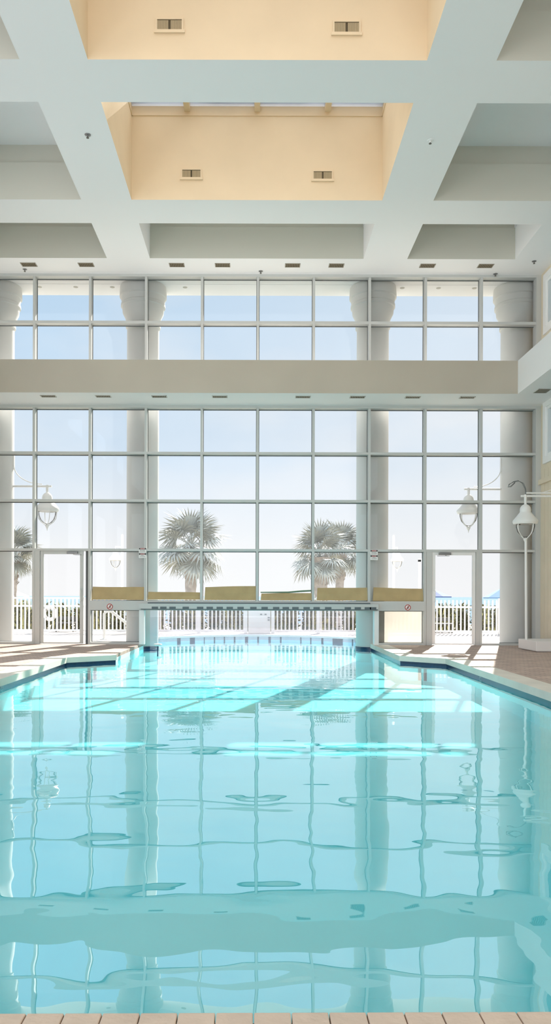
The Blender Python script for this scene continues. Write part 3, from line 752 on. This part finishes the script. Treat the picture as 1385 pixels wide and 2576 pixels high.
# white shower frame standing outside, beyond the fence
sd = 19.6
t = thing('shower_post', (4.62, sd, 0), 'white square shower frame standing outside left of the right door', 'post')
m_ = MB(); m_.box(X(1054, 26)-.04, X(1054, 26)+.05, 25.96, 26.04, -.42, Z(1407, 26))
t.location = (X(1060, 26), 26, -.3); t.matrix_world = Matrix.Translation((X(1060, 26), 26, -.3))
m_.build('upright', M['white'], t)
m_ = MB(); m_.box(X(1054, 26)-.04, X(1085, 26), 25.96, 26.04, Z(1412, 26), Z(1404, 26)); m_.build('crossbar', M['white'], t)
m_ = MB(); m_.box(X(1080, 26), X(1086, 26), 25.96, 26.04, -.42, Z(1404, 26)); m_.build('upright', M['white'], t)

# distant lamp posts
for px, lx, lab in ((303, 290, 'distant white lamp post beyond the fence left of the second column'), (993, 998, 'distant white lamp post beyond the fence right of the third column')):
    d = 30.0; x, xl, z = X(px, d), X(lx, d), Z(1408, d)
    t = thing('street_lamp', (x, d, -.4), lab, 'lamp', 'distant lamp posts')
    m_ = MB(); m_.tube([(x, d + .35, -.4), (x, d + .35, Z(1348, d)), (x, d + .35, Z(1343, d))], [.055, .05, .03], 12); m_.build('post', M['lantern'], t, smooth=True)
    m_ = MB(); m_.tube([(x, d + .35, Z(1376, d)), (xl, d, Z(1376, d)), (xl, d, Z(1384, d))], .02, 8); m_.build('arm', M['lantern'], t, smooth=True)
    lantern_parts(t, xl, d, z, .95)

# ------------------------------------------------------------------ beach: sand, sea, shrubs, palms, umbrellas
b = MB(); b.face([(-60, 23.3, -.35), (60, 23.3, -.35), (80, 70, -1.4), (-80, 70, -1.4)]); b.face([(-80, 70, -1.4), (80, 70, -1.4), (200, 140, -4.2), (-200, 140, -4.2)])
b.face([(-60, 23.3, -.35), (-60, 23.3, 0), (60, 23.3, 0), (60, 23.3, -.35)])
struct(b.build('ground', M['sand']))
b = MB(); b.face([(-6000, 135, -4.0), (6000, 135, -4.0), (9000, 14000, -4.0), (-9000, 14000, -4.0)]); struct(b.build('sea', M['sea']))
def shrub_mesh(name, seed):
    rnd = random.Random(seed); m_ = MB()
    for k in range(700):
        a, rr = rnd.uniform(0, 2*PI), .30*math.sqrt(rnd.random()); zc = rnd.uniform(.0, 1.15 - .6*rr)
        x, y = rr*math.cos(a), rr*math.sin(a)*.6; s = rnd.uniform(.06, .13); t = rnd.uniform(0, 2*PI); e = rnd.uniform(-.6, .9)
        u = Vector((math.cos(t)*math.cos(e), math.sin(t)*math.cos(e), math.sin(e))); v = u.cross(Vector((rnd.uniform(-1,1), rnd.uniform(-1,1), 1))).normalized()
        p = Vector((x, y, zc)); m_.face([p, p + u*s + v*s*.4, p + u*s*2, p + u*s - v*s*.4])
    m_.cur = 1
    for k in range(80):
        a, rr = rnd.uniform(0, 2*PI), .30*math.sqrt(rnd.random()); x, y = rr*math.cos(a), rr*math.sin(a)*.6
        h = rnd.uniform(.8, 1.32); dx, dy = rnd.uniform(-.12,.12), rnd.uniform(-.1,.1); w = .014
        m_.face([(x-w,y,.2),(x+w,y,.2),(x+dx*.5+w,y+dy*.5,h*.7),(x+dx*.5-w,y+dy*.5,h*.7)]); m_.face([(x+dx*.5-w,y+dy*.5,h*.7),(x+dx*.5+w,y+dy*.5,h*.7),(x+dx,y+dy,h)])
    return m_.build(name, [M['shrub'], M['oat']], origin=(0,0,0))
protos = [shrub_mesh('dune_shrub', s) for s in (1, 2, 3)]
k = 0
for px in range(-40, 1420, 48):
    d = 24.2 + (k % 2) * .75
    o = protos[k] if k < 3 else protos[k % 3].copy()
    if k >= 3: C.objects.link(o)
    o.location = (X(px + (k * 53 % 7), d), d, -.36); o.rotation_euler = (0, 0, k * 1.7); sx = .9 + (k * 29 % 10) * .02
    o.scale = (sx, sx, (.95 + (k * 13 % 7) * .025))
    tag(o, 'dark dune shrub with yellow grass blades growing behind the white picket fence', 'shrub', 'dune shrubs behind the fence'); k += 1
# dark benches behind the fence
for px, lab in ((166, 'dark bench behind the fence seen through the left door'), (1112, 'dark bench behind the fence seen through the right door')):
    d = 23.0; x = X(px, d); zs = Z(1566, d)
    t = thing('bench', (x, d, -.05), lab, 'bench')
    m_ = MB(); m_.box(x-.28, x+.28, d-.18, d+.18, zs-.05, zs); m_.build('seat', M['dark'], t, bevel=.01)
    m_ = MB(); m_.box(x-.28, x+.28, d+.15, d+.18, zs+.05, zs+.16); m_.build('backrest', M['dark'], t)
    for sx in (-1, 1):
        for sy in (-1, 1):
            m_ = MB(); m_.box(x+sx*.25-.02, x+sx*.25+.02, d+sy*.15-.02, d+sy*.15+.02, -.05, zs-.04 if sy < 0 else zs+.06); m_.build('leg', M['dark'], t)

def frond_mesh(seed):
    rnd = random.Random(seed); m_ = MB()
    L = .62
    pts = [Vector((L*t, 0, .10*math.sin(t*PI*.7))) for t in (0, .33, .66, 1)]
    m_.tube(pts, [.022, .016, .012, .01], 5)
    N = 26; hub = Vector((L, 0, pts[-1].z))
    for i in range(N):
        a = (i - (N-1)/2) / ((N-1)/2) * 2.05
        ln = .78*(1 - .22*abs(a)/2.05)*rnd.uniform(.92, 1.06)
        dirv = Vector((math.cos(a), math.sin(a), .10*math.cos(a*1.5)))
        side = Vector((-math.sin(a), math.cos(a), 0)); w = .034
        p0 = hub; p1 = hub + dirv*ln*.55 + Vector((0, 0, .02*(1 if i % 2 else -1))); p2 = hub + dirv*ln + Vector((0, 0, -.20*rnd.uniform(.6, 1.3)))
        m_.face([p0 - side*.006, p0 + side*.006, p1 + side*w, p1 - side*w]); m_.face([p1 - side*w, p1 + side*w, p2])
    me = m_.build('frond', M['frond']); data = me.data; bpy.data.objects.remove(me); return data
fr = [frond_mesh(s) for s in (11, 12, 13)]
def palm(px, d, zc, zg, label, seed, lean=0.0, k=1.0, nf=34, rt=.17):
    rnd = random.Random(seed); x = X(px, d)
    t = thing('palm_tree', (x - lean, d, zg), label, 'palm', 'cabbage palms beyond the fence')
    m_ = MB(); n_ = 14
    pts = [(x - lean + lean*(q/n_)**1.5, d, zg + (zc - zg)*q/n_) for q in range(n_ + 1)]
    m_.tube(pts, [rt*(1 + .05*(-1)**q)*(1.0 if q < 9 else 1 + .09*(q - 8)) for q in range(n_ + 1)], 14)
    for q in range(70):
        u = rnd.uniform(.62, 1.0); a = rnd.uniform(0, 2*PI); r0 = rt*(1 + .4*(u - .6)); c, s = math.cos(a), math.sin(a)
        bx = x - lean + lean*u**1.5; zz_ = zg + (zc - zg)*u
        m_.tube([(bx + c*r0*.8, d + s*r0*.8, zz_), (bx + c*(r0 + .10), d + s*(r0 + .10), zz_ + .14)], [.03, .012], 5)
    m_.build('trunk', M['trunk'], t, smooth=True)
    for q in range(nf):
        az = q*2.39996 + rnd.uniform(-.2, .2); u = (q + .5)/nf
        el = math.radians(82 - 142*u + rnd.uniform(-8, 8))
        o = bpy.data.objects.new('frond', fr[q % 3]); C.objects.link(o); o.parent = t
        o.location = (lean, 0, zc - zg + .05 + .1*(1 - u))
        o.rotation_mode = 'XYZ'; o.rotation_euler = (rnd.uniform(-.5, .5), -el, az); s = k*rnd.uniform(.9, 1.1); o.scale = (s, s, s)
palm(481, 35, Z(1382, 35), -.65, 'full palm seen through the panes left of centre, near the second column', 3, .05, 1.42, nf=26, rt=.25)
palm(803, 36, Z(1402, 36), -.68, 'left and fatter palm of the close pair right of centre', 5, -.1, 1.2, nf=26, rt=.3)
palm(857, 39.0, Z(1392, 39.0), -.75, 'right and thinner palm of the close pair, partly behind the third column', 8, .12, 1.2, nf=24, rt=.2)
palm(34, 35, Z(1400, 35), -.65, 'palm half hidden by the leftmost column, seen left of the left door', 9, .05, 1.0)

def umbrella(px, d, rpx, py_e, py_a, m, label):
    x, r, ze, za = X(px, d), rpx*d/F, Z(py_e, d), Z(py_a, d); zg = -.35 - (d - 23.3)*.0225
    t = thing('beach_umbrella', (x, d, zg), label, 'umbrella', 'blue beach umbrellas beyond the fence')
    m_ = MB(); N = 8; vs = [(x, d, za)]
    for k in range(N):
        a = 2*PI*(k + .5)/N; vs.append((x + r*math.cos(a), d + r*math.sin(a), ze))
    for k in range(N):
        a = 2*PI*(k + .5)/N; vs.append((x + r*math.cos(a), d + r*math.sin(a), ze - .06))
    vs.append((x, d, za - .05))
    fs = [(0, 1+k, 1+(k+1) % N) for k in range(N)] + [(1+k, 9+k, 9+(k+1) % N, 1+(k+1) % N) for k in range(N)] + [(17, 9+(k+1) % N, 9+k) for k in range(N)]
    m_.faces(vs, fs); m_.build('canopy', m, t)
    m_ = MB(); m_.tube([(x, d, zg), (x, d, za + .08)], .03, 8); m_.build('pole', M['white'], t)
    for k in range(N):
        a = 2*PI*(k + .5)/N; m_ = MB(); m_.tube([(x, d, za - .07), (x + r*.97*math.cos(a), d + r*.97*math.sin(a), ze - .03)], .012, 5); m_.build('rib', M['white'], t)
umbrella(1082, 42, 52, 1499, 1478, M['umb3'], 'navy beach umbrella seen through the right door')
umbrella(1274, 42, 57, 1501, 1470, M['umb'], 'light blue beach umbrella behind the right column, right of the right door')
umbrella(6, 42, 66, 1501, 1473, M['umb2'], 'pale blue beach umbrella half hidden by the leftmost column')

# ------------------------------------------------------------------ sun, sky, camera
v = Vector((-.33, -1.0, -math.tan(math.radians(36.5)) * 1.053))
su = bpy.data.lights.new('sun', 'SUN'); su.energy = 11.0; su.angle = math.radians(.53); su.color = (1.0, .95, .87)
so = bpy.data.objects.new('sun', su); C.objects.link(so); so.rotation_euler = v.to_track_quat('-Z', 'Y').to_euler(); so.location = (10, 40, 30)
wd = bpy.data.worlds.new('sky'); sc.world = wd; wd.use_nodes = True
nt = wd.node_tree; bg = nt.nodes['Background']
tc = nt.nodes.new('ShaderNodeTexCoord'); sx = nt.nodes.new('ShaderNodeSeparateXYZ'); nt.links.new(tc.outputs['Generated'], sx.inputs[0])
rp = nt.nodes.new('ShaderNodeValToRGB'); e = rp.color_ramp.elements
e[0].position = 0.0; e[0].color = (.98, .98, .985, 1)
e[1].position = 1.0; e[1].color = (.50, .66, .95, 1)
for p, c in ((.06, (.94, .95, .97)), (.16, (.66, .79, .93)), (.36, (.53, .72, .92))): q = e.new(p); q.color = (*c, 1)
nt.links.new(sx.outputs['Z'], rp.inputs['Fac'])
# whiter towards the sun on the right, and soft clouds
mr = nt.nodes.new('ShaderNodeMapRange'); mr.inputs['From Min'].default_value = -.25; mr.inputs['From Max'].default_value = .36; mr.inputs['To Min'].default_value = 0; mr.inputs['To Max'].default_value = .55
nt.links.new(sx.outputs['X'], mr.inputs['Value'])
no = nt.nodes.new('ShaderNodeTexNoise'); no.inputs['Scale'].default_value = 4; no.inputs['Detail'].default_value = 5
mp = nt.nodes.new('ShaderNodeMapping'); mp.inputs['Scale'].default_value = (1, 1, 2.5); nt.links.new(tc.outputs['Generated'], mp.inputs[0]); nt.links.new(mp.outputs[0], no.inputs['Vector'])
mr2 = nt.nodes.new('ShaderNodeMapRange'); mr2.inputs['From Min'].default_value = .42; mr2.inputs['From Max'].default_value = .7; mr2.inputs['To Min'].default_value = 0; mr2.inputs['To Max'].default_value = .45
nt.links.new(no.outputs['Fac'], mr2.inputs['Value'])
ad = nt.nodes.new('ShaderNodeMath'); ad.operation = 'ADD'; ad.use_clamp = True; nt.links.new(mr.outputs[0], ad.inputs[0]); nt.links.new(mr2.outputs[0], ad.inputs[1])
mx = nt.nodes.new('ShaderNodeMix'); mx.data_type = 'RGBA'; mx.inputs[7].default_value = (.90, .915, .94, 1)
nt.links.new(ad.outputs[0], mx.inputs['Factor']); nt.links.new(rp.outputs[0], mx.inputs[6]); nt.links.new(mx.outputs[2], bg.inputs['Color'])
my = nt.nodes.new('ShaderNodeMapRange'); my.inputs['From Min'].default_value = .2; my.inputs['From Max'].default_value = -.6; my.inputs['To Min'].default_value = 1.0; my.inputs['To Max'].default_value = 3.3
nt.links.new(sx.outputs['Y'], my.inputs['Value']); nt.links.new(my.outputs[0], bg.inputs['Strength'])

cam = bpy.data.cameras.new('camera'); co = bpy.data.objects.new('camera', cam); C.objects.link(co)
co.location = (0, 0, H); co.rotation_mode = 'XYZ'
co.rotation_euler = (Matrix.Rotation(PI/2, 4, 'X') @ Matrix.Rotation(math.radians(.17), 4, 'Z')).to_euler()
cam.sensor_fit = 'VERTICAL'; cam.sensor_height = 36; cam.sensor_width = 36; cam.lens = F / 2576 * 36
cam.shift_x = (692.5 - CX) / 2576; cam.shift_y = (CY - 1288) / 2576
cam.clip_start = .05; cam.clip_end = 20000
sc.camera = co
sc.view_settings.view_transform = 'Standard'; sc.view_settings.look = 'None'; sc.view_settings.gamma = 1; sc.view_settings.use_curve_mapping = False
sc.view_settings.exposure = 0.0
cy = sc.cycles
cy.max_bounces = 12; cy.diffuse_bounces = 7; cy.glossy_bounces = 4; cy.transparent_max_bounces = 24; cy.transmission_bounces = 4
cy.use_denoising = True; cy.sample_clamp_indirect = 6.0; cy.caustics_reflective = False; cy.caustics_refractive = False
